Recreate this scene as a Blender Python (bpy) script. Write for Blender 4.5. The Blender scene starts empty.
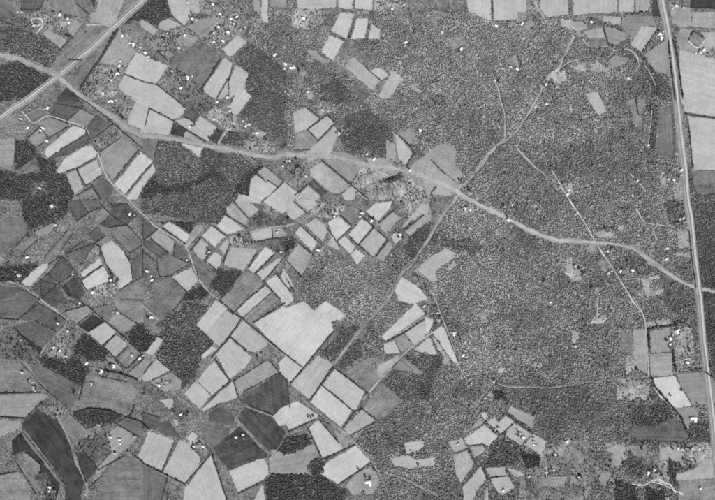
import bpy, bmesh, math, random
import numpy as np
from mathutils import Vector, Matrix

random.seed(7)
RNG = np.random.default_rng(11)
SC = bpy.context.scene
COL = SC.collection

# ------------------------------------------------------------------ camera, sky, sun, exposure
PX = 3.3                      # metres on the ground for one pixel of the survey photograph
CX, CY = 357.5, 250.0
ALT = 2600.0
cam_data = bpy.data.cameras.new('survey_camera')
cam = bpy.data.objects.new('survey_camera', cam_data)
COL.objects.link(cam)
cam.location = (0, 0, ALT)
cam.rotation_euler = (0, 0, 0)
cam_data.sensor_fit = 'HORIZONTAL'
cam_data.angle = 2 * math.atan(CX * PX / ALT)
cam_data.clip_start = 1.0
cam_data.clip_end = 60000
SC.camera = cam

SUN_ELEV = math.radians(50)
SUN_AZ = math.atan2(0.36, -0.93)           # from +Y, clockwise: the sun stands low in the picture, slightly right
sun_dir = Vector((math.sin(SUN_AZ) * math.cos(SUN_ELEV), math.cos(SUN_AZ) * math.cos(SUN_ELEV), math.sin(SUN_ELEV)))
world = bpy.data.worlds.new('World')
SC.world = world
world.use_nodes = True
wn = world.node_tree
wn.nodes.clear()
sky = wn.nodes.new('ShaderNodeTexSky')
sky.sky_type = 'NISHITA'
sky.sun_disc = False
sky.sun_elevation = SUN_ELEV
sky.sun_rotation = SUN_AZ
hs = wn.nodes.new('ShaderNodeHueSaturation')
hs.inputs['Saturation'].default_value = 0.0     # black and white film
bg = wn.nodes.new('ShaderNodeBackground')
bg.inputs['Strength'].default_value = 0.09
wo = wn.nodes.new('ShaderNodeOutputWorld')
wn.links.new(sky.outputs[0], hs.inputs['Color'])
wn.links.new(hs.outputs[0], bg.inputs['Color'])
wn.links.new(bg.outputs[0], wo.inputs['Surface'])

sun_data = bpy.data.lights.new('sun', 'SUN')
sun_data.energy = 4.0
sun_data.angle = math.radians(0.5)
sun_data.color = (1, 1, 1)
sun = bpy.data.objects.new('sun', sun_data)
COL.objects.link(sun)
sun.rotation_euler = (-sun_dir).to_track_quat('-Z', 'Y').to_euler()

SC.view_settings.view_transform = 'Standard'
SC.view_settings.look = 'None'
SC.view_settings.gamma = 1.0
SC.view_settings.use_curve_mapping = False
SC.view_settings.exposure = 0.83
SC.cycles.use_denoising = False
SC.cycles.filter_width = 1.85        # the softness of the old survey lens and film
KLIT = 2.2                    # picture brightness of a flat sunlit sheet of albedo 1 under this light and exposure

def albedo(t):
    """survey tone (0-255) of an evenly lit flat surface -> albedo"""
    s = t / 255.0
    lin = s / 12.92 if s <= 0.04045 else ((s + 0.055) / 1.055) ** 2.4
    return lin / KLIT

# ------------------------------------------------------------------ the survey: tiles '@x,y,scale', then F field / W wood / S garden / Rp lane / H hedge / B houses / T trees
SURVEY = """
@0,0,1
Wp 98 330,12 660,12 690,200 705,300 708,500 390,500 355,445 385,395 420,345 432,300 410,270 440,222 465,192 420,150 390,132 370,112 395,85 360,50
Wp 92 270,0 330,12 340,40 322,62 345,75 375,95 392,132 370,128 345,122 330,108 310,98 288,103 270,98 245,80 262,55 245,35
Wm 80 688,172 708,172 708,500 700,290
Wp 98 300,258 322,248 360,268 383,262 400,242 412,262 400,282 388,300 362,328 340,338 330,324 346,316 336,300 325,303 313,311 302,300 296,280
Wm 72 143,195 150,175 215,172 240,182 246,195 236,208 220,224 196,222 170,216 150,214 143,214
Wp 98 364,330 392,302 408,304 382,336 384,354 374,358 362,358
Wp 98 346,300 382,300 364,322 348,324
Wm 80 345,118 372,110 392,132 395,150 385,160 352,140
Wm 72 232,60 251,43 272,60 290,75 286,104 255,104 246,84 247,72
Wm 80 318,85 338,78 352,92 340,104 322,100
S 150 345,165 400,160 425,175 440,200 425,225 405,215 395,195 360,200 345,190
S 138 288,12 300,10 312,22 304,30 292,30
Wm 80 251,98 290,98 292,148 267,134 255,126 239,116
Wp 92 286,100 300,108 326,100 345,118 352,140 340,128 330,116 318,108 294,112 294,150 288,150
@0,0,5
F 118 36,8 60,25 85,70 75,105 36,100
F 104 90,8 290,8 200,50 130,70 110,50
F 126 300,15 360,15 445,75 420,95 350,75 250,55
F 75 400,10 510,8 470,45
S 128 150,75 250,55 350,75 420,95 330,140 300,160 240,148 205,130
F 155 330,140 370,100 410,120 365,180
F 170 300,115 340,105 330,135 300,140
F 158 455,62 485,60 470,112 450,112
F 132 350,200 430,130 520,130 560,138 400,270 300,350 260,345 330,240
F 165 480,60 520,8 690,5 570,130 470,110
F 150 598,150 680,255 620,340 495,310
F 122 590,150 495,310 400,440 330,400 420,310 500,240
S 148 500,330 600,350 625,378 588,470 470,500 410,450 470,330
S 145 600,145 715,230 715,280 680,255
Wm 62 36,105 110,85 160,110 165,180 210,175 305,246 250,350 120,300 36,278
Wd 60 36,345 110,310 240,360 262,390 230,430 130,490 36,530
F 162 210,170 240,148 340,205 305,243
F 78 290,480 330,440 425,510 400,540 280,520
F 187 680,262 840,330 780,420 715,408 620,370
Rp 1.4 225 155,95 205,95 212,130 180,170
Rp 1.2 215 155,95 165,120 190,130 205,120
Rp 1.0 205 430,125 520,125 570,135
H 2.5 590,150 495,310 465,345 400,450
H 1.5 350,300 410,300
H 1.2 110,50 200,50 290,10
H 1.4 305,250 340,205
H 1.3 385,20 445,75 440,95
H 1.3 620,370 715,408 785,425
B 110,60 300,75 340,95 612,180 668,220 703,237 598,330 585,368 556,400 515,465 580,460 170,130
T 338,182 350,188 362,192 448,432 438,422 575,372 560,362 566,385 110,45 330,85 430,165
@143,0,5
F 186 60,12 175,8 235,60 240,80 205,130 150,85
F 166 185,10 240,10 295,50 275,68 235,55
Wd 60 -35,45 0,40 40,8 150,85 110,100 70,130 0,95 -90,125 -95,130
F 170 80,115 125,90 190,125 130,160 80,140
F 178 0,95 75,150 55,175 -10,135 -15,110
S 142 230,130 250,90 380,85 430,110 480,150 370,250 300,205 240,175
F 142 235,135 262,95 375,92 405,108 290,200
S 135 60,175 190,130 285,195 230,235 120,290 0,205 0,190
F 150 170,215 205,165 280,195 230,235
S 130 240,10 500,10 580,80 600,112 510,100 480,150 420,108 290,60
F 114 130,290 300,210 405,285 295,445 235,400 130,320
F 180 395,245 475,175 520,210 435,290
F 180 410,290 450,320 425,395 360,498 295,450
F 173 465,325 528,365 505,440 430,495 428,410
F 172 425,405 430,470 405,490 370,498
F 165 500,450 530,498 475,580 440,560 460,498
F 170 510,8 590,8 585,75 560,60
F 185 600,8 620,8 628,118 600,110 590,70
F 150 640,12 715,12 720,40 635,35
S 112 80,420 125,330 230,380 295,450 345,498 200,540 160,498 100,440
Rp 1.1 160 350,80 480,170 560,225 640,275
Rp 0.8 170 400,85 290,200
H 2 390,295 350,360 290,450
H 1.3 70,425 160,495 215,540
H 1.2 425,395 365,498
H 1.6 120,300 70,255
H 1.2 150,85 205,132
H 1.2 450,320 428,410 430,480
B 100,175 108,222 180,240 208,178 245,95 355,165 378,135 425,160 355,210 400,205 490,148 455,120 440,95 225,14 350,22 660,275 712,320 420,488 30,285 12,265 385,70 470,85 145,355 190,440 225,385
T 610,215 625,225 250,120 140,250 100,190
@286,0,5
F 176 40,10 255,10 250,38 170,45 60,45
S 155 45,45 170,48 190,110 130,150 40,150
F 185 262,10 350,10 330,48 262,40
F 185 355,10 442,10 430,52 345,42
S 160 448,12 600,12 590,50 500,65 440,55
F 189 270,65 345,70 302,195 225,155
F 189 355,92 415,92 395,195 325,195
F 184 430,122 475,150 470,200 410,195
F 186 220,175 288,205 238,305 175,262
F 165 335,285 395,335 470,405 435,455 295,335
F 177 410,352 470,342 520,378 480,400
F 173 520,350 550,360 590,400 560,430 520,495 480,498 465,480 500,405 525,380
F 168 610,430 635,420 680,460 655,465
F 118 330,430 350,410 415,470 390,498 310,450
F 145 120,245 220,310 190,325 150,300 100,260
F 160 50,380 100,350 105,370 40,420
F 160 100,460 130,460 145,498 110,498
S 130 0,310 50,330 110,430 90,480 0,480
H 1.2 220,165 295,200
H 1.2 345,75 315,195
H 1.2 415,95 400,195
H 1.2 395,335 470,400
B 25,340 10,470 88,92 530,45 590,25 598,212 40,338 110,440
T 130,70 120,140 500,80 515,75
@429,0,5
F 178 178,10 305,10 312,105 270,92 195,55
F 181 318,10 460,10 490,50 490,100 325,105
F 142 445,60 490,60 490,100 445,95
S 125 462,10 560,10 580,95 540,110 495,100 490,50
F 176 565,10 695,10 695,75 590,88 555,40
F 166 655,100 730,95 745,130 715,155 665,130
F 166 610,375 680,350 690,400 650,430 620,410
F 142 100,190 150,180 195,215 150,250 110,240
F 138 0,80 40,85 45,150 10,110
F 138 385,300 440,270 455,340 430,360 390,340
F 150 480,110 535,105 530,130 500,155 475,150
Rp 2.2 166 725,180 690,250 650,340 600,385 530,515
Rp 1.1 176 320,400 345,440 357,500 378,570 382,690
Rp 0.9 160 -10,440 0,430 45,380
Rp 1.2 180 530,10 550,50 580,95
H 1.3 312,10 320,110
H 1.2 325,108 490,105
B 335,130 65,160 405,335 440,345 330,400 580,425 465,120 160,245
T 345,405 352,395 590,415 575,432 475,125 405,345
@572,0,5
S 125 0,80 150,75 160,130 180,235 75,230 0,150
F 178 5,12 225,10 225,65 5,75
F 170 235,12 310,12 310,60 235,65
F 165 318,12 400,12 385,60 318,60
F 72 400,14 445,14 445,85 400,80
F 168 -20,110 50,105 80,140 30,160 0,150
F 167 60,155 155,140 165,190 80,190
F 130 80,190 170,190 175,235 100,240
F 173 155,80 245,85 245,130 155,115
F 140 160,130 260,160 290,180 220,230 180,215
F 140 250,75 400,80 430,135 350,125 290,225 290,180 250,150
F 173 350,125 430,140 350,258 290,228
F 150 475,200 500,380 415,360 360,275
F 152 490,20 590,40 600,130 540,140 500,110
F 150 520,200 540,140 600,150 590,210 640,250 610,280 540,245
F 166 600,60 680,60 680,160 600,130
F 64 600,14 680,14 680,50 590,40
F 160 650,160 680,165 680,235 640,245 665,195
F 128 605,155 660,195 630,235 583,200
S 140 640,240 680,240 680,325 620,280
F 181 535,250 680,330 680,605 565,560 545,500
F 150 185,300 230,280 290,290 260,330 200,340
F 166 10,335 70,305 75,365 10,350
F 162 80,320 130,305 190,345 180,365 100,360
F 172 60,470 130,460 175,560 135,580
Wm 70 400,370 480,385 500,470 470,500 400,470
Rp 0.9 172 -10,120 40,175 75,225 110,240 180,235 210,255 270,245 310,265 335,320 310,365 275,375 230,360 190,325 150,295 90,285 30,300 -30,320 -120,400
Rp 0.9 180 310,265 380,350 420,430
Rp 0.8 210 583,205 630,240 665,195
H 1.4 155,135 180,215 220,235
H 1.5 583,200 605,155
H 1.2 605,155 660,192
H 2 330,262 380,320 420,375
H 1.2 430,145 350,260
H 1.6 160,120 250,155
H 1.8 505,200 520,250 555,500
H 1.6 480,200 500,380 515,500
B 95,110 520,30 555,40 435,170 445,188 280,390 655,250 640,262
T 520,210 515,195 270,70 262,85 430,155
@0,100,5
F 100 240,60 280,10 400,10 420,30 330,110 270,85
F 146 340,100 400,40 475,80 430,130 350,120
F 98 435,150 485,75 560,125 465,195 450,185
S 120 470,200 560,130 610,175 500,250
F 150 500,260 610,185 695,250 570,402 515,340
F 132 36,90 110,70 110,110 40,180
F 122 120,70 200,30 240,80 150,120
F 135 190,125 250,85 345,120 290,165 240,185
F 146 140,190 190,145 240,170 235,200 180,240
F 97 420,180 440,175 455,215 400,240 340,270 240,300 240,290 300,250
Wd 55 80,200 130,200 180,245 160,300 80,350 60,260
Wd 58 36,340 100,370 200,360 180,270 240,300 285,310 275,370 330,375 370,475 350,500 36,505
S 105 150,420 230,405 245,470 165,485
F 150 36,200 75,195 75,260 70,330 36,330
F 190 225,265 240,235 365,128 430,150 420,175 300,250 240,290
F 188 285,355 320,295 400,245 455,228 485,265 475,292 390,335 330,355 290,370
F 182 390,350 485,298 512,365 505,380 430,430
F 174 330,375 380,350 418,440 370,475
F 106 460,430 515,385 570,430 560,470 500,500
F 118 380,480 460,435 500,500 450,560 415,505 360,500
F 188 570,425 705,258 760,305 715,365 630,472
F 186 635,485 715,380 765,320 775,345 770,370 715,440 680,498 640,498
S 130 520,0 690,0 640,75 600,60
F 176 680,10 740,15 750,40 725,130 715,150 640,120 645,80
F 126 640,130 795,200 770,290 715,255 690,240 620,165
Rp 1.2 195 110,55 130,80 170,115 240,80 330,105 425,140 450,195 490,270 515,345 560,420 630,485 715,575
H 1.2 425,140 450,195 490,262
H 1.5 695,250 570,402
H 1.6 475,292 390,340 330,360
H 1.3 385,350 430,430
H 1.2 430,430 512,375
H 1.2 630,472 715,368 762,318
H 1.4 425,5 530,85 620,165 715,245
H 1.3 240,195 290,165 360,125
H 1.5 460,430 505,500
B 240,40 225,47 215,140 205,152 235,205 105,95 140,140 560,5 545,8 200,440
T 590,65 605,80 630,100 615,92 480,210 490,235 105,105 285,170
@143,100,5
F 182 -125,-60 -95,-125 0,-88 70,-72 160,-2 215,40 195,80 150,100 30,38 -35,10
F 173 205,90 265,115 285,80 370,135 325,210 160,105
F 178 35,45 150,105 135,170 80,200 0,172 -20,165 10,130
F 72 150,110 215,150 205,185 138,170
F 165 215,155 310,215 300,235 190,210
F 182 190,215 305,240 285,288 200,245
F 113 0,175 80,200 55,290 0,255
Ws 108 85,195 195,215 270,285 340,345 260,395 200,420 80,430 60,300
Ws 100 300,240 400,250 600,300 480,430 350,350 285,290
Wd 62 0,440 60,380 80,430 200,420 290,390 350,350 380,375 300,420 180,470 100,470 40,500 0,480
Wd 62 470,430 590,310 610,330 540,400 530,480 470,465 460,440
F 88 205,50 240,40 285,75 255,110 200,80
S 100 180,5 360,5 390,60 310,80 240,40 200,40
F 180 420,60 450,0 480,-80 545,-15 525,5 465,80
S 155 310,80 360,30 420,60 465,80 480,150 430,160 375,115
F 72 330,195 375,140 400,155 365,220
Wm 70 385,215 430,155 520,170 500,240
F 166 550,170 575,145 625,170 580,195
S 148 500,235 540,180 640,200 680,260 560,262
F 188 540,395 565,375 670,435 600,500 585,520 470,500 480,470 530,480
F 150 570,365 610,330 700,405 675,435 620,400
F 188 680,440 705,410 780,470 745,520 700,570 600,510
Rp 1.6 180 415,155 375,220
Rp 0.7 170 500,280 560,325
Rp 0.7 170 525,285 575,320
H 1.5 30,42 150,103 215,150 320,212
H 1.2 30,45 10,135
H 1.4 285,290 350,345
H 1.3 570,372 620,415
H 1.3 665,448 705,410
H 1.2 170,240 160,350
B 355,95 500,105 515,130 570,165 645,240 530,122 370,10 435,55 700,330 250,135
T 608,190 620,198 330,190 360,160 640,205 380,165 690,235 700,240 710,230
@286,100,5
S 118 0,280 110,320 110,380 60,440 0,420
F 178 35,65 100,40 165,95 110,145 45,165
F 126 45,175 105,148 160,205 120,250 45,250
F 180 112,148 205,80 240,120 165,200
F 168 240,130 265,165 225,265 110,310 100,260 165,205
F 146 190,300 235,255 310,265 360,290 385,325 320,410
F 172 120,345 180,310 318,425 265,470 220,460 125,380
F 85 110,415 135,400 205,465 180,480
F 180 280,470 325,435 355,450 340,500 290,500
S 155 330,430 380,370 440,350 540,340 560,370 450,400 400,445
F 172 545,170 560,170 635,270 595,330 560,290
F 162 560,165 640,140 650,200 620,225
F 162 620,330 715,260 760,300 715,440 660,430 600,360
F 152 500,200 545,220 550,290 500,300
F 156 400,290 490,290 550,335 440,345
Wm 75 265,190 300,165 380,215 390,270 330,270
Wd 62 460,415 560,365 590,385 510,420
F 165 50,490 110,430 170,480 160,500 90,520 50,500
F 176 0,430 40,480 50,500 0,530 -30,500
S 135 350,440 450,400 540,420 540,500 400,500
H 1.4 545,165 615,225 640,265 600,335
H 1.5 180,303 325,425 415,498
H 1.2 320,430 360,370
H 1.3 110,145 205,75 240,110
H 1.3 160,208 240,122
H 1.3 100,30 170,90
H 1.3 40,480 110,425
B 265,165 20,305 100,380 440,295 620,350 640,240 180,50 405,270 670,150
T 250,165 275,160 640,250 655,240 30,310 50,295 660,155
@429,100,5
F 152 0,255 60,215 120,230 140,260 130,320 175,370 150,420 100,380 0,290
F 165 0,300 85,375 160,430 150,460 100,480 0,470 -30,420
F 150 680,430 715,410 725,470 690,480
Rp 3.2 150 170,430 250,340 310,260 385,200
Rp 1.6 165 385,200 450,140 530,15
Rp 1.3 172 440,240 500,305 575,370
Rp 0.9 158 575,370 610,395 650,430 715,520
Rp 0.7 160 575,265 590,330
Rp 1.0 165 440,240 460,190
H 1.4 10,300 85,375
H 1.2 35,435 10,465
B 585,20 650,430 690,470
T 160,405 200,450 150,400
@572,100,5
F 130 275,0 320,0 330,75 355,80 355,150 320,140
F 125 325,0 375,0 350,75 335,70
Wm 68 375,20 430,10 430,130 410,250 385,230 395,120
F 118 430,50 500,20 515,300 420,265
F 178 575,80 680,115 680,350 600,350
F 118 600,355 680,355 680,450 640,480 610,430
F 145 520,420 555,380 570,470 575,500 515,500
F 150 440,375 465,390 480,460 450,440
Rp 0.9 170 290,370 325,400 370,455
Rp 0.8 180 300,100 330,140
Rp 0.8 185 400,50 395,120 380,230
H 1.4 565,70 680,110
H 1.2 320,0 330,72 355,80
H 1.6 390,310 520,330
H 1.4 580,100 605,350
B 325,405 480,395 505,400 545,350 380,225
T 318,400 332,412 500,410 520,380
@0,200,5
Wd 56 110,0 330,0 345,50 300,100 200,130 150,150 110,80
F 98 330,0 400,0 445,65 385,105 350,50
F 100 415,0 500,0 510,30 450,60
F 128 465,90 515,40 555,75 500,125
F 116 545,145 640,130 715,210 650,265 560,180
F 96 440,170 490,135 530,180 480,215
F 110 330,270 420,200 475,220 400,330
F 128 220,290 340,150 365,165 300,260 245,320
F 146 170,160 270,110 285,130 240,180 190,180
F 86 240,375 310,280 355,330 370,350 300,410
F 96 160,440 240,370 290,425 210,490
F 92 310,430 380,370 430,460 400,500 340,480
F 96 655,290 715,250 715,385 665,395
F 116 585,460 670,410 715,400 730,430 715,500 600,500
F 116 36,100 110,80 145,160 80,230 36,240
F 130 80,240 160,180 190,200 120,260
Wd 48 36,350 130,320 190,325 110,410 36,405
F 100 36,415 110,440 60,490 36,500
F 96 110,450 200,495 130,570 90,600 36,575 36,510 60,500
F 84 200,400 300,430 330,500 260,540 210,495
F 90 550,20 640,20 690,70 640,125 540,140 500,120 560,80
S 138 470,430 530,415 545,405 580,380 600,445 585,460 560,480 470,480
F 190 500,235 560,203 625,265 655,320 665,400 600,445 575,370 530,320
F 190 410,405 515,330 548,385 545,405 435,448
F 185 405,365 425,345 500,292 512,320 415,385
F 188 110,405 210,320 240,318 240,335 155,430 120,425
Rp 1.2 190 36,405 120,435 200,495 255,535 340,600
H 1.4 500,235 530,320 560,380
H 1.3 415,395 515,325
H 1.4 625,265 655,320 665,400
H 1.3 600,450 670,408 715,385
H 1.2 385,105 445,65 515,30
H 1.2 330,10 385,105
H 1.2 245,320 310,280 360,335 440,460
H 1.2 240,370 300,420 350,490
H 1.3 475,220 505,235 500,280
H 1.2 500,20 555,75 640,130 715,210
H 1.3 650,265 715,225
H 1.2 210,490 300,415 375,365
H 1.2 330,270 480,215
B 260,30 280,125 95,375 135,285 555,400 570,420 650,70 465,460
T 565,395 580,410 545,395 575,430 560,375 590,400 230,30
@143,200,5
F 170 460,0 520,5 580,50 530,90 470,25
F 156 415,40 450,10 525,95 510,130 420,70
F 190 370,130 410,75 505,145 420,175
F 188 295,180 345,128 412,178 360,235
Wd 56 130,100 255,110 240,165 225,165 140,108 100,125 90,110
F 185 100,130 135,108 235,175 215,215 130,160
F 160 265,125 315,128 220,240 205,225
F 156 40,185 75,145 160,210 140,265
F 166 250,240 290,195 325,225 305,300 275,285
F 185 310,310 360,260 395,280 380,355
F 170 380,240 420,195 435,215 405,275
F 166 400,325 440,235 560,245 565,265 500,355
F 188 525,345 610,232 660,265 560,365
F 185 565,370 680,290 695,300 600,405
F 186 540,165 640,140 655,190 555,215
F 160 645,140 690,135 715,165 715,185 650,190
F 186 615,410 665,372 745,470 755,500 715,530 680,490
F 182 465,550 610,430 640,460 500,585
F 135 500,590 640,465 690,505 550,610
F 135 390,495 490,370 520,355 600,420 520,500 460,560 400,520
Wd 82 330,430 375,340 490,355 440,450 390,490
F 116 240,280 260,290 375,375 330,430 280,400 260,330
F 178 145,385 240,335 275,400 225,460
F 120 45,420 145,390 220,465 150,560 100,640 60,660 0,580 0,520 60,500
F 121 75,320 150,280 240,320 150,370 85,385
F 96 0,200 50,200 125,265 90,300 0,230
F 100 0,90 70,140 0,200
F 112 0,260 40,290 75,350 40,385 0,380
F 100 160,215 200,235 215,280 160,290
Wd 55 240,460 290,425 325,460 300,495 200,500
S 150 430,190 530,170 545,215 500,235 440,230
S 95 530,100 580,60 650,95 700,80 715,130 620,130 540,140
S 100 560,225 660,195 715,190 740,260 715,290 670,270 620,230
Rp 1.1 190 0,70 60,130 200,220 235,280 260,350 290,410 340,470 385,500
Rp 1.2 170 430,188 540,160 640,138 700,130 715,130
H 1.3 410,75 525,140
H 1.2 345,128 412,178
H 1.3 100,140 215,222
H 1.2 295,180 235,260
H 1.4 435,215 400,325
H 1.4 565,270 525,345
H 1.4 660,270 560,370
H 1.3 695,300 600,410
H 1.3 560,365 605,408 690,500
H 1.3 665,370 740,460
H 1.4 540,215 655,192 715,188
H 1.3 75,145 0,205
H 1.3 40,195 130,270
H 1.2 0,260 70,310 80,380
H 1.3 85,385 145,380
H 1.3 160,210 155,285
H 1.2 305,300 380,360
H 1.2 145,390 225,465
H 1.3 460,560 520,500 610,425
H 1.2 460,20 530,95
B 490,190 20,355 330,260 600,95 45,400 690,260 670,160 220,300
T 320,240 330,275 560,100 580,95 640,100 460,200 505,205 480,180 620,120
@286,200,5
F 178 0,30 40,5 95,65 40,100 10,80
F 178 50,0 140,0 160,20 110,55
S 150 110,55 190,10 290,20 290,50 260,80 200,90 150,85
F 186 45,165 75,130 160,210 130,255
F 162 5,300 60,222 135,280 80,380 20,320
F 170 95,125 150,92 210,140 185,210
F 189 210,110 260,82 325,135 255,200 230,170
F 182 205,225 235,175 270,240 255,250
F 186 260,210 295,180 348,235 320,270
F 189 325,275 350,245 395,280 355,325
F 189 310,175 380,95 432,135 360,220
F 173 370,220 440,140 503,195 435,285
F 160 450,290 515,210 535,230 490,310
F 124 280,70 320,40 370,80 320,120
F 188 400,60 450,15 530,5 515,50 460,105
F 168 460,125 530,55 575,90 500,170
F 168 580,130 680,20 715,20 715,60 640,90 590,140
F 170 600,160 700,70 725,75 725,100 620,180
F 178 525,180 560,165 580,195 545,220
F 155 145,250 160,235 200,275 180,285
Wd 58 0,200 50,190 40,240 0,270
Wm 75 590,240 620,185 725,105 735,140 650,285 620,300
F 189 540,440 580,385 660,430 710,495 640,520 565,505
F 175 650,350 715,290 760,400 740,420 715,400
S 145 640,380 715,410 740,480 700,480 650,420
F 178 -10,340 40,430 0,440 -30,400
Rp 2 165 0,130 60,115 110,90 190,15
Rp 2.2 152 725,175 640,310 590,350
H 1.2 40,10 100,65
H 1.4 75,130 165,215
H 1.4 50,200 140,280
H 1.3 205,140 235,180 270,240
H 1.2 255,205 330,135
H 1.2 310,175 360,225 440,290
H 1.3 275,80 330,130
H 1.4 435,135 510,200
H 1.3 365,225 440,138
H 1.4 535,55 460,120
H 1.3 505,205 450,285
H 1.3 590,150 690,75
H 1.3 385,85 440,135
H 1.3 0,300 80,385
H 1.2 0,390 45,465
B 380,65 430,100 540,170 570,172 250,65 160,250
T 420,88 432,98 440,92 375,60 210,70 270,60 585,185 10,90
@429,200,5
F 170 0,290 85,243 138,270 105,310 65,330 20,380 0,410 -10,380
F 160 90,345 125,310 140,330 100,360
F 166 690,290 715,285 730,340 715,400 680,370
F 150 100,70 190,60 200,75 110,80
Wm 75 60,180 150,200 200,190 270,240 230,280 140,250 60,220
Wm 75 0,195 60,130 80,90 60,165 30,230 0,250
Rp 2.4 152 165,-80 130,0 75,70 0,190
B 205,50 415,25 395,100 180,40
T 360,40 375,45 370,25 160,40 185,35 410,40 425,38 390,15
@572,200,5
F 152 120,160 215,155 215,190 125,185
F 162 235,130 265,135 255,155 230,150
F 150 530,155 580,150 590,240 535,245
F 148 515,265 590,265 590,290 515,290
F 170 345,395 440,375 440,395 385,400 395,455 460,445 460,465 375,490
F 145 60,225 120,225 120,265 90,265
F 138 120,310 160,300 190,370 160,360
F 150 0,340 40,350 55,405 0,410
S 115 180,290 320,290 420,350 330,380 210,370
S 110 460,0 560,0 575,100 520,130 470,80
Rp 1.2 186 -100,-150 0,20 60,110 120,215 240,400 300,500 350,560
Rp 1.1 166 320,45 360,110 395,120 520,135
Rp 1.6 160 400,120 425,205
Rp 0.9 165 245,400 340,390
H 1.2 520,135 515,290
H 1.8 120,145 215,140
H 1.4 585,150 600,300 620,440
B 95,30 240,355 300,350 15,330 555,90 470,240 180,365 470,295 175,255
T 130,140 160,135 200,140 270,310 360,330 10,325 545,80 30,340 250,340
@0,300,5
F 105 36,5 180,5 130,70 90,100 36,75
F 94 100,100 190,15 330,95 270,150 180,100
F 100 60,130 170,100 285,160 220,255 100,170
F 60 80,150 100,165 220,250 200,265 90,175
S 98 36,160 90,170 210,270 180,320 36,260
F 134 320,60 440,25 465,65 390,115 340,90
S 118 300,170 340,105 410,165 350,235 290,220
S 138 240,230 290,180 360,260 310,310 230,270
F 60 390,130 465,70 525,105 440,160
Wd 55 360,240 430,170 540,260 520,310 440,300 370,260
Wd 58 190,290 230,270 330,320 370,270 440,330 430,420 400,430 300,370
F 110 140,330 220,330 400,425 380,500 345,560 290,500 200,420
F 126 36,300 110,320 240,460 36,465
F 146 36,482 210,467 240,480 215,505 150,582 36,575
F 132 430,375 510,385 640,410 690,450 660,560 600,575 520,540 400,540 395,500
F 124 460,40 540,25 590,55 580,90 520,90
F 142 590,60 690,120 620,160 540,110
F 132 560,0 715,0 720,80 715,110 690,115 600,60
Wd 55 620,170 700,120 780,190 785,235 715,260 650,220
F 180 440,165 525,110 580,160 512,225
F 166 520,235 580,175 640,220 575,285
F 130 590,290 650,230 710,270 640,340
F 140 520,280 575,300 620,350 560,340
F 142 640,365 715,300 760,310 715,375 690,390
S 112 370,265 440,300 520,345 640,372 715,430 700,450 510,380 430,350
Rp 1.0 172 340,100 300,160 230,230 205,270
Rp 0.9 155 36,265 130,320 200,410 280,490
H 1.5 440,30 530,110 640,200 715,275
H 1.4 520,235 630,345
H 1.3 515,228 580,172
H 1.3 585,288 645,228
H 1.6 36,470 210,462
H 1.5 395,500 415,430
H 1.3 36,78 90,100 190,20
H 1.2 200,270 100,170 70,135
H 2 510,350 600,365 690,400
B 290,115 270,235 435,315 510,350 460,415 150,400 110,360 170,435 660,275 700,290 570,325 590,62 400,15 340,155 105,200 300,250 330,280
T 405,20 420,28 295,248 115,355 145,405 180,440 470,420 370,460 530,345 545,360 410,10 60,200 90,225 130,250 80,240
@143,300,5
Wm 66 60,130 230,10 330,30 260,130 140,140
Wm 58 50,180 200,90 270,130 350,215 290,290 260,380 200,440 190,390 65,290 100,200
F 185 265,130 365,0 420,45 310,165
F 176 310,165 415,50 490,95 385,230 350,210
F 185 290,280 345,230 370,245 300,295
F 174 440,180 500,105 620,210 620,230 560,265 510,250
F 182 365,275 435,190 545,290 510,340 435,395
F 182 270,400 355,305 430,405 345,475
F 180 205,470 268,402 340,480 285,545
F 182 350,495 450,405 470,490 370,520 300,560 295,545
F 150 455,405 620,300 690,360 500,460 480,490
F 74 490,500 590,420 690,365 720,395 735,540 650,575 530,530
F 178 10,265 75,185 105,205 50,275
F 170 -30,400 0,375 70,295 135,350 30,405
F 152 30,410 140,360 195,400 180,450 100,460
F 170 80,500 155,490 150,530 130,545
S 108 540,270 620,230 640,300 550,320
S 105 0,410 60,440 150,470 200,520 150,500 60,480 0,470
Rp 0.9 175 -20,10 0,30 75,100
Rp 1.0 185 385,4 455,74 495,102 560,152 628,212 715,284
Rp 0.9 168 200,520 345,300 430,200
Rp 0.8 160 60,440 150,470 230,530
H 1.5 380,0 460,70 500,95 630,205 715,275
H 1.4 490,97 430,190 340,290
H 1.3 355,290 435,405
H 1.3 435,405 340,495
H 1.3 440,185 520,255
H 1.2 450,402 480,490
H 1.5 550,115 715,12
H 1.4 630,300 715,400
H 1.2 70,295 195,400
H 1.2 350,210 265,130
B 80,425 40,85 120,410
T 430,55 440,62 450,72 570,280 590,265 600,300 30,90 95,400
@286,300,5
Ws 92 165,260 330,120 380,140 260,310 240,320
Wm 75 250,340 370,180 380,280 340,310 290,340
F 190 -160,118 -10,30 0,40 90,5 140,55 200,5 300,75 275,105 225,105 240,150 90,335 0,270 -75,205
F 185 -35,310 0,280 80,340 20,415 -30,370
F 180 25,425 95,345 160,275 235,320 120,498
F 182 185,425 245,345 395,460 345,555 270,500
F 186 130,498 180,430 330,555 275,635 120,510
F 142 300,360 410,290 430,310 345,400
F 130 350,400 425,320 460,360 470,400 415,465
F 189 475,185 650,15 695,70 500,205
F 188 490,220 545,205 570,265 490,270
F 136 545,205 590,170 635,225 580,260
F 181 595,165 700,100 735,90 735,120 715,165 640,225
F 174 460,330 565,275 560,300 460,395 455,350
F 178 630,260 715,185 735,240 760,275 715,268 650,260
Wm 78 650,262 715,280 760,280 770,310 720,395 600,290 600,275
F 128 530,345 590,290 700,380 620,360
F 130 385,540 480,415 560,480 585,510 525,570 460,605
Wm 78 480,410 540,350 700,390 725,400 715,500 590,500 560,480
Rp 2.2 152 590,-150 500,10 380,140 240,320
Rp 1.0 170 735,65 560,172 490,215
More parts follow.
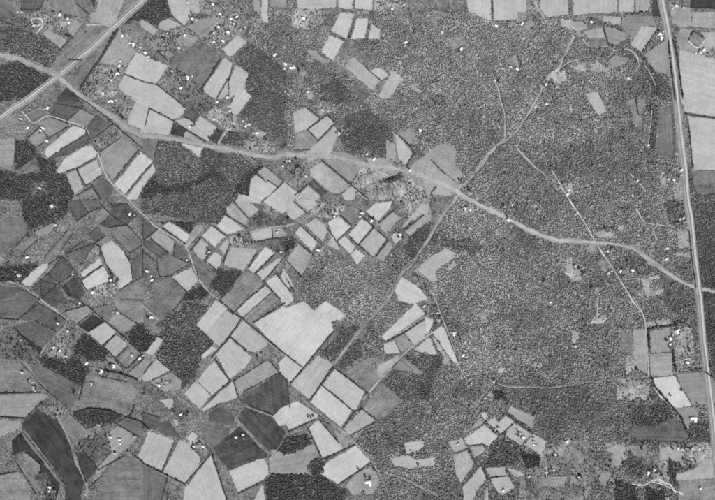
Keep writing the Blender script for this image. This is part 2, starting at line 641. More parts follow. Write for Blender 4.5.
Rp 1.1 168 735,160 590,270 470,400 385,500
H 1.5 90,337 240,155
H 1.4 20,417 90,340
H 1.4 120,500 240,332
H 1.3 180,427 270,498 335,555
H 1.4 245,342 415,470
H 1.3 0,272 80,337
H 1.4 495,212 590,165 690,95
H 1.2 695,20 700,75
B 650,262 690,30
T 340,140 350,150 330,330 200,250 610,285
@429,300,5
F 190 15,165 60,130 80,140 150,320 130,325 70,240
F 150 10,175 30,190 110,300 90,310 40,240
F 188 -10,190 10,195 42,275 0,272 -60,240
F 188 -20,90 0,88 20,120 0,158 -15,165
F 152 65,300 90,290 110,330 75,330
F 148 245,70 285,55 300,110 270,120
F 166 335,330 365,320 380,350 350,365
F 150 290,480 310,465 330,485 320,500
Wd 55 315,450 370,440 385,490 330,495
Rp 1.1 160 330,410 350,420 400,435 500,435
Rp 0.7 148 500,435 600,440 715,425 945,400
Rp 1.2 152 250,505 330,410 370,360
Rp 1.0 168 20,-30 40,20 75,110 120,230 150,330 190,400
H 1.3 80,140 115,230 152,320
B 45,65 55,100 125,165 170,275 605,10 545,325 325,405 200,395 350,340
T 50,75 60,105 35,25 170,290 320,400 335,410 700,380 140,230 25,30
@572,300,5
S 138 230,400 390,400 395,450 400,500 220,500
F 166 90,110 130,70 185,90 160,120 100,125
F 150 0,150 45,160 30,200 0,240
F 148 305,150 370,145 380,370 330,350 300,270
F 126 235,155 300,150 310,265 245,265
F 170 265,280 320,270 320,340 270,380
F 150 390,155 490,135 495,260 390,265
F 158 390,270 500,265 505,375 395,380
F 154 370,110 490,95 495,125 375,135
F 190 410,390 515,380 545,440 590,510 600,530 500,545 470,510 440,490 405,440
F 140 525,370 660,360 680,500 605,530 590,500 545,430
S 150 500,200 560,130 600,140 620,320 560,340 520,330 515,250
Rp 1.0 175 130,-10 128,75
Rp 1.2 178 310,-10 350,60 370,140 385,380
Rp 0.9 150 230,400 380,385 510,375
H 2.4 380,145 530,122
H 2.4 380,150 388,262
H 2.4 503,260 518,360
H 2.4 398,392 410,430 470,500
H 1.5 665,360 680,480
B 520,155 528,148 490,190 490,220 140,90 15,230 575,310
T 545,450 488,475 420,115 510,110 525,105 540,110 580,240 560,240 600,350 620,345 470,200 300,350 320,345 380,490 395,485
@0,400,5
S 125 200,30 300,10 340,60 290,100
F 66 185,45 215,60 290,105 345,200 370,290 420,400 380,480 320,480 325,420 110,155 115,110
F 64 60,200 105,160 180,270 300,430 240,480 190,350 130,250 60,280
F 120 100,155 125,150 325,415 300,430 180,270
F 150 36,100 105,105 100,140 40,245 36,245
F 116 36,305 75,345 36,380
F 130 36,400 90,360 160,440 120,480 36,480
F 134 85,290 130,260 200,320 200,350 170,380 220,440 200,460 90,330
S 92 170,380 230,360 280,460 250,480 210,450
F 112 300,110 350,70 440,150 380,190 340,180
Wd 66 370,70 450,45 560,60 610,85 580,120 500,130 440,140
S 88 410,190 530,180 560,260 460,330 380,240
F 146 530,170 590,130 690,190 630,240 500,370 470,350 560,260
F 66 380,260 430,270 490,340 430,410
F 118 450,480 500,390 630,275 715,320 835,395 770,480
F 140 450,420 490,370 510,380 440,440
F 96 590,125 650,90 715,110 715,170 690,180
Rp 1.8 152 300,110 350,210 380,310 430,420 430,480
Rp 1.0 175 130,480 160,460 180,480
H 2 375,65 450,42 560,55 610,82
H 1.6 580,118 660,70 675,20
H 2 640,88 700,105 750,150
H 1.4 490,352 635,272
H 1.6 36,75 130,92 215,5
H 1.4 75,300 180,470
H 1.4 40,400 90,355
H 1.3 660,270 715,308
B 555,185 600,197 670,182 250,435 575,265 500,125
T 505,130 560,190 665,180 655,245 640,255 575,260 445,185 470,200 240,425
@143,400,5
F 100 0,60 90,90 70,150 0,140
F 85 80,110 130,100 190,190 110,180 75,150
F 108 250,110 330,110 440,140 420,200 350,240 290,150
F 86 330,60 400,30 460,80 450,130 330,110
F 76 470,90 510,35 640,80 715,160 690,230 630,260
F 74 350,240 480,130 625,260 620,285 430,350 395,310
S 98 140,60 200,20 260,60 230,110 160,90
F 178 -25,280 30,155 160,205 95,355 0,310
F 176 100,365 180,200 230,215 290,300 280,330 210,415
F 178 180,500 210,440 340,275 470,490 470,500
F 188 430,355 600,290 625,330 625,370 600,400 475,460
F 178 475,480 600,415 630,500 480,500
F 190 650,80 690,40 775,5 875,75 865,90 735,155 715,120 680,130
F 152 630,290 680,260 855,225 880,280 820,330 825,370 715,370 640,370
Wd 66 610,400 640,370 715,370 825,370 895,380 975,430 1015,440 1015,480 635,480
Wd 60 660,250 715,180 815,170 845,215 755,265 715,270
F 180 220,190 245,160 275,180 270,220 235,225
S 120 240,220 300,200 330,260 290,300
F 175 150,95 170,100 180,125 165,130
F 100 0,320 120,390 50,480 0,480
S 118 60,480 120,400 200,430 180,480
Rp 0.9 158 480,110 630,265 715,180
Rp 0.8 150 510,30 650,85
H 1.3 160,205 95,355
H 1.5 0,315 100,365 210,420
H 1.6 345,270 470,480
H 1.3 210,420 340,272
H 1.2 475,468 600,408
H 1.3 120,395 60,480
H 1.5 725,160 865,95
B 465,185 500,172 190,70 255,230 300,230 285,215
T 260,240 245,235 270,215 300,245 150,50 160,60 490,180 225,60
@286,400,5
F 188 110,140 165,100 270,220 290,245 185,290
F 190 175,370 195,320 350,225 425,310 260,420
F 168 290,145 380,45 450,110 315,175
F 150 240,150 330,210 300,240 270,220
Wd 64 105,330 150,290 190,310 190,360 130,370
F 175 590,215 685,200 690,230 650,270 600,270
F 172 525,295 610,275 650,300 745,285 745,330 620,345 540,330
F 152 300,430 350,370 430,330 470,400 440,470 330,475
Rp 1.0 168 75,-10 220,110 330,200 430,310 500,440 520,500
Rp 1.8 158 520,370 600,400 760,480
H 1.4 260,425 425,315
H 1.3 185,295 350,222
H 1.4 385,45 345,55 285,140
H 1.3 325,175 450,110
H 1.2 375,40 460,105
H 1.3 165,100 270,220
H 1.5 110,140 180,290
B 410,408 640,270 660,320
T 358,340 365,350 435,340 440,350 400,385 420,385 390,465 380,470 110,80 125,85 135,78 630,275 655,265 660,325 395,380
@429,400,5
S 124 520,330 570,250 715,200 900,250 840,400 700,490 520,480 440,460 450,400
Wm 60 310,220 370,180 450,240 440,330 280,330
F 188 175,195 275,125 345,180 300,235 270,220 195,225
F 178 290,110 330,80 345,115 385,75 425,110 410,145 360,170
F 166 380,175 425,115 515,170 460,230
F 155 390,60 410,30 530,85 520,150
F 178 475,225 520,170 590,210 560,275
F 152 200,150 255,95 275,120 205,155
F 188 260,70 285,60 297,85 280,105
F 170 100,210 165,190 190,245 125,265
F 170 120,280 190,250 225,320 160,420 135,370
F 164 205,235 270,230 285,255 230,290
F 175 170,435 260,330 290,395 235,465 180,480
F 175 240,480 295,415 305,480
F 164 280,340 380,335 390,380 305,385
F 178 305,390 395,380 430,440 370,475 340,460
F 164 390,340 420,345 480,370 475,380 430,390
F 135 550,400 610,385 680,390 680,440 550,430
Wd 46 460,240 560,285 555,330 500,340 460,310
Rp 0.9 190 585,330 588,385
Rp 0.8 175 560,388 690,388
H 1.4 125,270 195,245
H 1.3 195,230 270,222 300,238
H 1.4 165,425 260,325 300,420
H 1.2 280,110 360,175 425,115
H 1.4 195,240 225,300
H 1.3 390,70 460,125 520,160
H 1.2 305,388 390,380
B 455,165 470,185 525,210 345,140 690,205 630,270 585,360 370,450 145,220 500,380 600,350
T 450,170 465,175 440,150 460,190 345,135 145,225 525,215 535,218 90,245 80,240 620,275 640,280 610,340 650,330
@572,400,5
S 132 150,215 240,205 290,235 275,300 230,345 150,345 130,280
S 135 370,300 480,300 520,360 500,430 400,400 350,410
S 140 430,215 680,205 680,310 560,330 440,310
S 118 0,200 90,210 130,300 110,420 40,440 0,420
Wm 70 470,300 530,300 530,420 490,410
Wd 60 210,380 330,430 370,480 200,485
Wd 62 370,440 460,430 500,480 380,485
Wm 62 250,300 320,290 370,340 350,390 260,360
Wm 64 600,110 680,40 680,180 620,200 585,170
F 104 300,140 510,95 550,100 580,190 560,210 300,195
Wm 60 290,60 330,30 470,20 510,90 420,130 300,135
F 150 500,40 590,35 640,50 620,100 590,120 585,160
F 150 160,250 240,220 270,240 230,330 195,340 215,270
F 150 150,360 200,370 165,440 130,400
F 130 280,230 380,230 370,290 310,280
S 120 380,240 430,240 430,370 370,370
S 140 580,220 680,220 660,300 590,340
F 165 440,240 520,230 560,270 530,310 450,300
F 164 520,370 600,350 660,300 680,300 680,380 600,400 520,400
F 138 530,400 680,390 680,480 540,480
Rp 1.5 205 330,425 365,425 400,405 435,400 460,415 490,425 520,455 555,470
Rp 0.9 215 400,410 430,415 470,430 500,445 520,465
Rp 1.0 200 330,425 300,420
H 2.4 470,0 540,80 580,170 600,215
H 1.6 300,207 410,207
H 1.4 430,210 432,260
H 2.4 490,300 515,420
H 1.4 290,150 300,210
H 1.3 160,320 210,350 205,380
B 605,90 545,245 530,240 35,380 380,360 410,345 600,240 620,230 640,440
T 345,243 345,235 35,375 45,382 625,20 560,215 500,240 515,330 570,300 590,310 610,300 540,330 390,350 420,360
"""
# ------------------------------------------------------------------ helpers
def W(x, y, z=0.0):
    return ((x - CX) * PX, (CY - y) * PX, z)

def tag(o, label=None, cat=None, group=None, kind=None):
    if label: o['label'] = label
    if cat: o['category'] = cat
    if group: o['group'] = group
    if kind: o['kind'] = kind
    return o

def link(name, data, parent=None):
    o = bpy.data.objects.new(name, data)
    COL.objects.link(o)
    if parent is not None: o.parent = parent
    return o

def mesh_np(name, verts, faces, mat=None, smooth=False):
    """verts (n,3) array, faces (m,k) array with one k"""
    verts = np.asarray(verts, dtype=np.float32); faces = np.asarray(faces, dtype=np.int32)
    me = bpy.data.meshes.new(name)
    k = faces.shape[1]
    me.vertices.add(len(verts)); me.vertices.foreach_set('co', verts.ravel())
    me.loops.add(faces.size); me.loops.foreach_set('vertex_index', faces.ravel())
    me.polygons.add(len(faces))
    me.polygons.foreach_set('loop_start', np.arange(0, faces.size, k, dtype=np.int32))
    me.polygons.foreach_set('loop_total', np.full(len(faces), k, dtype=np.int32))
    if smooth: me.polygons.foreach_set('use_smooth', np.ones(len(faces), dtype=bool))
    me.update(calc_edges=True); me.validate()
    if mat: me.materials.append(mat)
    return me

# ------------------------------------------------------------------ procedural materials
def new_mat(name):
    m = bpy.data.materials.new(name); m.use_nodes = True
    nt = m.node_tree; nt.nodes.clear()
    out = nt.nodes.new('ShaderNodeOutputMaterial'); b = nt.nodes.new('ShaderNodeBsdfPrincipled')
    nt.links.new(b.outputs[0], out.inputs['Surface'])
    b.inputs['Roughness'].default_value = 0.9
    b.inputs['Specular IOR Level'].default_value = 0.12
    return m, nt, b

def N(nt, kind, **kw):
    n = nt.nodes.new(kind)
    for k, v in kw.items(): setattr(n, k, v)
    return n

def math_node(nt, op, a, b=None, c=None):
    n = N(nt, 'ShaderNodeMath', operation=op)
    for i, v in enumerate((a, b, c)):
        if v is None: continue
        if isinstance(v, (int, float)): n.inputs[i].default_value = v
        else: nt.links.new(v, n.inputs[i])
    return n.outputs[0]

def noise(nt, vec, scale, detail=3, rough=0.55):
    n = N(nt, 'ShaderNodeTexNoise'); n.inputs['Scale'].default_value = scale
    n.inputs['Detail'].default_value = detail; n.inputs['Roughness'].default_value = rough
    nt.links.new(vec, n.inputs['Vector'])
    return math_node(nt, 'MULTIPLY', math_node(nt, 'SUBTRACT', n.outputs['Fac'], 0.5), 5.0)

def land_material(name, use_rows=True):
    """mown, ploughed or rough land: albedo from the object's own tone, mottled and combed in its own direction"""
    m, nt, b = new_mat(name)
    tc = N(nt, 'ShaderNodeTexCoord')
    def attr(a):
        n = N(nt, 'ShaderNodeAttribute', attribute_type='OBJECT', attribute_name=a); return n.outputs['Fac']
    tone, mott, row, seed = attr('tone'), attr('mottle'), attr('row'), attr('seed')
    off = N(nt, 'ShaderNodeCombineXYZ'); nt.links.new(seed, off.inputs[0]); nt.links.new(seed, off.inputs[2])
    add = N(nt, 'ShaderNodeVectorMath', operation='ADD'); nt.links.new(tc.outputs['Object'], add.inputs[0]); nt.links.new(off.outputs[0], add.inputs[1])
    vec = add.outputs[0]
    big = noise(nt, vec, 0.011, 4, 0.6)
    mid = noise(nt, vec, 0.05, 4, 0.65)
    fine = noise(nt, vec, 0.24, 3, 0.7)
    rot = N(nt, 'ShaderNodeVectorRotate', rotation_type='Z_AXIS'); nt.links.new(vec, rot.inputs['Vector']); nt.links.new(row, rot.inputs['Angle'])
    comb = N(nt, 'ShaderNodeMapping'); comb.inputs['Scale'].default_value = (0.006, 0.13, 0.05); nt.links.new(rot.outputs[0], comb.inputs['Vector'])
    streak = noise(nt, comb.outputs[0], 1.0, 3, 0.6)
    grain = noise(nt, vec, 0.5, 2, 0.7)
    v = math_node(nt, 'MULTIPLY_ADD', grain, 0.55, math_node(nt, 'MULTIPLY', big, 0.55))
    v = math_node(nt, 'ADD', v, math_node(nt, 'MULTIPLY', mid, 0.5))
    v = math_node(nt, 'ADD', v, math_node(nt, 'MULTIPLY', fine, 0.75))
    v = math_node(nt, 'ADD', v, math_node(nt, 'MULTIPLY', streak, math_node(nt, 'MULTIPLY', attr('comb'), 0.45 if use_rows else 0.0)))
    v = math_node(nt, 'MULTIPLY_ADD', v, mott, 1.0)
    v = math_node(nt, 'MAXIMUM', v, 0.25)
    col = math_node(nt, 'MULTIPLY', v, tone)
    cc = N(nt, 'ShaderNodeCombineColor')
    for i in range(3): nt.links.new(col, cc.inputs[i])
    nt.links.new(cc.outputs[0], b.inputs['Base Color'])
    bump = N(nt, 'ShaderNodeBump'); bump.inputs['Strength'].default_value = 0.35; bump.inputs['Distance'].default_value = 0.6
    nt.links.new(fine, bump.inputs['Height']); nt.links.new(bump.outputs[0], b.inputs['Normal'])
    return m

def tint_material(name, mode, spread=0.22, flat=None):
    """foliage: albedo from the plant's own tint, leaf to leaf variation from noise"""
    m, nt, b = new_mat(name)
    if flat is None:
        a = N(nt, 'ShaderNodeAttribute', attribute_type=mode, attribute_name='tint'); base = a.outputs['Fac']
    else:
        v = N(nt, 'ShaderNodeValue'); v.outputs[0].default_value = flat; base = v.outputs[0]
    tc = N(nt, 'ShaderNodeTexCoord')
    n = noise(nt, tc.outputs['Object'], 1.1, 2)
    f = math_node(nt, 'MULTIPLY_ADD', n, spread, 1.0)
    c = math_node(nt, 'MULTIPLY', f, base)
    cc = N(nt, 'ShaderNodeCombineColor')
    for i in range(3): nt.links.new(c, cc.inputs[i])
    nt.links.new(cc.outputs[0], b.inputs['Base Color'])
    b.inputs['Roughness'].default_value = 0.75
    return m

def grey_material(name, a, var=0.2, scale=0.8, rough=0.8):
    m, nt, b = new_mat(name)
    tc = N(nt, 'ShaderNodeTexCoord')
    var *= 0.4
    n = noise(nt, tc.outputs['Object'], scale, 3)
    c = math_node(nt, 'MULTIPLY', math_node(nt, 'MULTIPLY_ADD', n, var, 1.0), a)
    cc = N(nt, 'ShaderNodeCombineColor')
    for i in range(3): nt.links.new(c, cc.inputs[i])
    nt.links.new(cc.outputs[0], b.inputs['Base Color']); b.inputs['Roughness'].default_value = rough
    return m

M_LAND = land_material('field_soil_and_grass')
M_ROAD = land_material('road_surface', False)
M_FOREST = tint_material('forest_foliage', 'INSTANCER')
M_TREE = tint_material('tree_foliage', 'OBJECT')
M_BARK = grey_material('bark', 0.06)
M_WALL = grey_material('house_wall', 0.5, 0.12)
M_ROOFS = [grey_material('white_metal_roof', 0.5, 0.1), grey_material('pale_tile_roof', 0.33, 0.2), grey_material('grey_tile_roof', 0.17, 0.25)]
M_DARK = grey_material('dark_timber_and_glass', 0.04, 0.1, rough=0.3)

# ------------------------------------------------------------------ raster of the land (0.5 px cells) used for layering sheets and planting
G = 2; OX, OY = 40, 40
RW, RH = (715 + 2 * OX) * G, (500 + 2 * OY) * G
zmap = np.zeros((RH, RW), np.float32)
kmap = np.zeros((RH, RW), np.int8)           # 0 open rough land, 1 field, 2 pale wood, 3 mid wood, 4 dark wood, 5 sparse wood, 6 garden, 7 road
gy, gx = np.mgrid[0:RH, 0:RW]
gxs = (gx + 0.5) / G - OX; gys = (gy + 0.5) / G - OY

def poly_mask(pts):
    P = np.array(pts)
    x0 = max(0, int((P[:, 0].min() + OX) * G) - 1); x1 = min(RW, int((P[:, 0].max() + OX) * G) + 2)
    y0 = max(0, int((P[:, 1].min() + OY) * G) - 1); y1 = min(RH, int((P[:, 1].max() + OY) * G) + 2)
    if x1 <= x0 or y1 <= y0: return None
    X, Y = gxs[y0:y1, x0:x1], gys[y0:y1, x0:x1]
    ins = np.zeros(X.shape, bool)
    n = len(P); j = n - 1
    for i in range(n):
        xi, yi = P[i]; xj, yj = P[j]
        if yi != yj:
            c = ((yi > Y) != (yj > Y)) & (X < (xj - xi) * (Y - yi) / (yj - yi) + xi)
            ins ^= c
        j = i
    return (slice(y0, y1), slice(x0, x1)), ins

def stamp(pts, kind):
    r = poly_mask(pts)
    if r is None or not r[1].any(): return 0.02
    sl, ins = r
    z = float(zmap[sl][ins].max()) + 0.02
    zmap[sl][ins] = z; kmap[sl][ins] = kind
    return z

def ground_z(x, y):
    i = min(RH - 1, max(0, int((y + OY) * G))); j = min(RW - 1, max(0, int((x + OX) * G)))
    return float(zmap[i, j])

def ragged(pts, step=2.2, amp=0.32):
    """a hand-worked edge: extra points along each side, each a little off the line"""
    out = []
    n = len(pts)
    for i in range(n):
        ax, ay = pts[i]; bx, by = pts[(i + 1) % n]
        d = math.hypot(bx - ax, by - ay); k = max(1, int(d / step))
        nx, ny = (-(by - ay) / (d + 1e-6), (bx - ax) / (d + 1e-6))
        for q in range(k):
            t = q / k; j = random.gauss(0, amp) if q else 0
            # corners slightly rounded
            out.append((ax + (bx - ax) * t + nx * j + (random.gauss(0, .15) if not q else 0), ay + (by - ay) * t + ny * j))
    return out

def extend(pts):
    r = []
    for x, y in pts:
        if x <= 8.3: x -= 34
        elif x >= 707.4: x += 34
        if y <= 3.05: y -= 34
        elif y >= 495.4: y += 34
        r.append((x, y))
    return r

# ------------------------------------------------------------------ naming by landmark
LM = [(33, 28, 'the white looped yard'), (57, 75, 'the white road and motorway crossing'), (117, 28, 'the top end of the white road'),
 (140, 75, 'the two large pale fields above the motorway'), (205, 35, 'the plots in the upper left hamlet'), (228, 75, 'the pale fields below the upper left hamlet'),
 (342, 30, 'the four pale fields in the upper woods'), (388, 82, 'the pale bent clearing in the upper woods'), (500, 10, 'the pale fields on the top edge'),
 (610, 60, 'the winding lane at upper right'), (692, 38, 'the dark square plot at upper right'), (560, 82, 'the clearing on the diagonal track'),
 (255, 128, 'the cottages above the motorway'), (345, 170, 'the triangular field beside the motorway'), (462, 192, 'the motorway and power line crossing'),
 (85, 160, 'the two slanted pale fields at left'), (117, 260, 'the big pale oval field'), (190, 250, 'the lane through the left patchwork'),
 (262, 236, 'the long pale field above the patchwork'), (365, 240, 'the pale patchwork right of centre'), (300, 325, 'the largest white field'),
 (425, 322, 'the long pale strips right of centre'), (575, 265, 'the small clearing in the right woods'), (640, 250, 'the right stretch of the motorway'),
 (652, 290, 'the pale hook shaped clearing'), (660, 350, 'the square fields at right'), (60, 345, 'the mottled gardens at lower left'),
 (108, 340, 'the pale square plots at lower left'), (60, 445, 'the large dark field at bottom left'), (122, 437, 'the light plot beside the bottom left copse'),
 (195, 455, 'the three pale fields on the bottom edge'), (368, 482, 'the white farmhouse yard at bottom'), (410, 455, 'the pale clearing at bottom centre'),
 (485, 440, 'the pale fields at lower right'), (560, 465, 'the bottom right gardens'), (655, 420, 'the wood above the striped dark field'), (665, 485, 'the white stream bed at bottom right'),
 (500, 375, 'the short pale track in the lower woods'), (342, 352, 'the lower end of the power line'), (250, 420, 'the dark fields at bottom left of centre'),
 (690, 200, 'the bend of the right hand road'), (650, 120, 'the strip fields left of the right hand road'), (40, 230, 'the dark wood at the left edge')]
ORD = ['closest', 'second closest', 'third closest', 'fourth closest', 'fifth closest', 'sixth closest', 'seventh closest', 'eighth closest', 'ninth closest', 'tenth closest',
       'eleventh closest', 'twelfth closest', 'thirteenth closest', 'fourteenth closest', 'fifteenth closest', 'sixteenth closest', 'seventeenth closest', 'eighteenth closest', 'nineteenth closest', 'twentieth closest', 'twenty-first closest', 'twenty-second closest', 'twenty-third closest', 'twenty-fourth closest', 'twenty-fifth closest', 'twenty-sixth closest']
registry = {}
def register(kind, o, x, y, look):
    """remember a thing; its label is written once all of its kind are known"""
    registry.setdefault(kind, []).append((o, x, y, look))

def write_labels():
    for kind, rows in registry.items():
        byl = {}
        for r in rows:
            k = min(range(len(LM)), key=lambda i: (LM[i][0] - r[1]) ** 2 + (LM[i][1] - r[2]) ** 2)
            byl.setdefault(k, []).append(r)
        for k, rs in byl.items():
            rs.sort(key=lambda r: (LM[k][0] - r[1]) ** 2 + (LM[k][1] - r[2]) ** 2)
            for n, (o, x, y, look) in enumerate(rs):
                o['label'] = ('%s, %s %s to %s' if kind not in look else '%s, %.0s%s to %s') % (look, kind, ORD[min(n, len(ORD) - 1)], LM[k][2])

# ------------------------------------------------------------------ the ground sheet to the horizon
bm = bmesh.new()
S = 30000.0
vs = [bm.verts.new(p) for p in ((-S, -S, 0), (S, -S, 0), (S, S, 0), (-S, S, 0))]
bm.faces.new(vs)
me = bpy.data.meshes.new('ground'); bm.to_mesh(me); bm.free(); me.materials.append(M_LAND)
ground = tag(link('ground', me), kind='structure')
ground['tone'] = albedo(124); ground['mottle'] = 0.9; ground['row'] = 0.6; ground['comb'] = 0.1; ground['seed'] = 3.0

def sheet(name, pts, tone, mottle, kind, row=None, rag=0.32, mat=None):
    pts = extend(pts)
    z = stamp(pts, kind)
    if row is None:
        L = max(range(len(pts)), key=lambda i: math.dist(pts[i], pts[(i + 1) % len(pts)]))
        a, b_ = pts[L], pts[(L + 1) % len(pts)]
        row = math.atan2(b_[1] - a[1], b_[0] - a[0])
    rp = ragged(pts, 2.2 if rag < .5 else 1.6, rag) if rag else pts
    me = bpy.data.meshes.new(name)
    me.from_pydata([W(x, y, z) for x, y in rp], [], [list(range(len(rp)))])
    me.update(); me.materials.append(mat or M_LAND)
    # faces up
    if me.polygons[0].normal.z < 0: me.flip_normals()
    o = tag(link(name, me), kind='structure')
    o['tone'] = albedo(tone); o['mottle'] = mottle; o['row'] = row; o['comb'] = 1.0 if name == 'field' else 0.15; o['seed'] = random.uniform(0, 900)
    return o

def smooth_line(pts, step=1.5):
    """Catmull-Rom through the points"""
    P = [pts[0]] + list(pts) + [pts[-1]]
    out = []
    for i in range(1, len(P) - 2):
        p0, p1, p2, p3 = (np.array(P[i + k], float) for k in (-1, 0, 1, 2))
        n = max(1, int(np.linalg.norm(p2 - p1) / step))
        for q in range(n):
            t = q / n
            out.append(0.5 * ((2 * p1) + (-p0 + p2) * t + (2 * p0 - 5 * p1 + 4 * p2 - p3) * t * t + (-p0 + 3 * p1 - 3 * p2 + p3) * t ** 3))
    out.append(np.array(pts[-1], float))
    return np.array(out)

def ribbon(name, pts, width, tone, off=0.0, mottle=0.12, wob=0.12):
    L = smooth_line(pts)
    d = np.gradient(L, axis=0); d /= (np.linalg.norm(d, axis=1, keepdims=True) + 1e-9)
    nrm = np.stack([-d[:, 1], d[:, 0]], 1)
    C = L + nrm * off
    def wander(n):
        s = np.convolve(RNG.normal(0, 1, n + 12), np.ones(7) / 7 ** .5, 'same')[6:6 + n] * 0.8 + RNG.normal(0, .5, n)
        return np.maximum(width * 0.12, width / 2 + s * wob * min(1, width / 2))
    w1, w2 = wander(len(L)), wander(len(L))
    A = C + nrm * w1[:, None]; B = C - nrm * w2[:, None]
    poly = [tuple(p) for p in A] + [tuple(p) for p in B[::-1]]
    z = stamp(poly, 7)
    n = len(L)
    V = [W(x, y, z) for x, y in A] + [W(x, y, z) for x, y in B]
    F = [(i, i + 1, n + i + 1, n + i) for i in range(n - 1)]
    me = mesh_np(name, V, F, M_ROAD)
    if me.polygons[0].normal.z < 0: me.flip_normals()
    o = tag(link(name, me), kind='structure')
    o['tone'] = albedo(tone); o['mottle'] = mottle; o['row'] = 0.0; o['seed'] = random.uniform(0, 900)
    return o

# ------------------------------------------------------------------ read the survey
plots, hedges, houses, trees, roads = [], [], [], [], []
WK = {'Wp': 2, 'Wm': 3, 'Wd': 4, 'Ws': 5}
ox = oy = 0.0; sc = 1.0
for line in SURVEY.strip().splitlines():
    if line[0] == '@':
        ox, oy, sc = (float(v) for v in line[1:].split(',')); continue
    tok = line.split()
    def P(ts): return [(ox + float(a) / sc, oy + float(b) / sc) for a, b in (t.split(',') for t in ts)]
    c = tok[0]
    if c == 'F':
        t = float(tok[1]); pts = P(tok[2:]); t += random.uniform(-5, 7) if t >= 175 else random.uniform(-6, 6)
        A = abs(sum(pts[i - 1][0] * pts[i][1] - pts[i][0] * pts[i - 1][1] for i in range(len(pts)))) / 2
        if pts[0][0] > 430 and t < 171 and A < 420 and not (pts[0][1] > 395) and pts[0][0] < 690 and pts[0][1] > 60:
            sheet('clearing', pts, t + 8, 0.5, 8, rag=0.85); continue
        plots.append((t, pts))
        sheet('field', pts, t, 0.19 if t >= 170 else 0.28 if t >= 140 else 0.5 if t >= 90 else 0.7, 1)
    elif c in WK:
        sheet('forest_floor', P(tok[2:]), float(tok[1]), 0.45, WK[c], rag=0.9)
    elif c == 'S':
        sheet('garden_ground', P(tok[2:]), float(tok[1]) + 10, 0.85, 6, rag=0.7)
    elif c == 'Rp': roads.append((float(tok[1]), float(tok[2]), P(tok[3:])))
    elif c == 'H': hedges.append((float(tok[1]), P(tok[2:])))
    elif c == 'B': houses += P(tok[1:])
    elif c == 'T': trees += P(tok[1:])

for (x, y) in houses:                                      # trodden yards round the houses in the woods
    if kmap[int((y + OY) * G), int((x + OX) * G)] in (2, 3, 4):
        r0 = random.uniform(2.4, 4.2); n = 11
        sheet('yard_ground', [(x + math.cos(6.283 * q / n) * r0 * random.uniform(.6, 1.4), y + .6 + math.sin(6.283 * q / n) * r0 * random.uniform(.55, 1.2)) for q in range(n)], random.uniform(138, 165), 0.6, 8, rag=0.5)

# ------------------------------------------------------------------ roads
for w, t, pts in roads:
    ribbon('lane' if w < 1.8 else 'track', pts, w if w >= 1.5 or pts[0][0] > 430 else w * 0.75, t + 6 if pts[0][0] > 430 else t - 8, mottle=0.55, wob=0.42)
WHITE_ROAD = [(-30, 143), (7, 113), (26, 101), (52, 81), (66, 70), (80, 58), (94, 47), (109, 32), (118, 24), (130, 13), (142, 2), (175, -32)]
ribbon('road_verge', WHITE_ROAD, 6.5, 138, 0.3, 0.4)
ribbon('road', WHITE_ROAD, 0.9, 215, -0.9, 0.1)
ribbon('road', WHITE_ROAD, 0.7, 190, 1.0, 0.1)
ribbon('track', WHITE_ROAD[1:], 0.7, 165, -3.4, 0.2)
MW = [(-30, 50), (7, 56), (22, 60), (40, 68), (54, 74), (66, 83), (84, 99), (104, 111), (120, 122), (130, 130), (143, 135), (160, 137), (180, 140), (209, 146), (233, 150), (255, 155), (271, 157), (290, 154)]
ribbon('motorway_verge', MW, 5.8, 143, 0, 0.5, 1.1)
ribbon('motorway', MW, 3.4, 164, 0.3, 0.3, 0.5)
MW2 = [(286, 154), (312, 156), (336, 157), (366, 165), (396, 169), (416, 174), (435, 181), (459, 192)]
ribbon('motorway_verge', MW2, 6.2, 149, 0, 0.5, 1.1)
ribbon('motorway', MW2, 3.8, 168, 0, 0.3, 0.6)
MW3 = [(455, 190), (469, 200), (487, 209), (509, 219), (529, 230), (549, 238), (572, 241.5)]
ribbon('motorway_verge', MW3, 5.2, 150, 0.2, 0.5, 1.1)
ribbon('motorway', MW3, 3.4, 180, 0, 0.3, 0.5)
MW4 = [(568, 241), (594, 243), (628, 247), (650, 260), (668, 274), (694, 287), (708, 291), (745, 296)]
ribbon('motorway_verge', MW4, 4.8, 140, 0, 0.5, 1.1)
ribbon('motorway', MW4, 2.8, 170, 0, 0.3, 0.5)
RR = [(657, -32), (663, 2), (668, 26), (672, 52), (677, 91), (681, 130), (686, 170), (688.5, 200), (692, 220), (696, 260), (701, 300), (704.5, 340), (708, 370), (715, 430), (724, 530)]
ribbon('road_verge', RR, 7.5, 138, 1.6, 0.3)
ribbon('road', RR, 1.9, 196, 0, 0.1)
ribbon('road', RR, 0.8, 170, 3.0, 0.15)

# ------------------------------------------------------------------ plants
def ico(sub):
    b = bmesh.new(); bmesh.ops.create_icosphere(b, subdivisions=sub, radius=1.0)
    v = np.array([x.co[:] for x in b.verts]); f = np.array([[q.index for q in t.verts] for t in b.faces]); b.free()
    return v, f
ICO1, ICO2 = ico(1), ico(2)

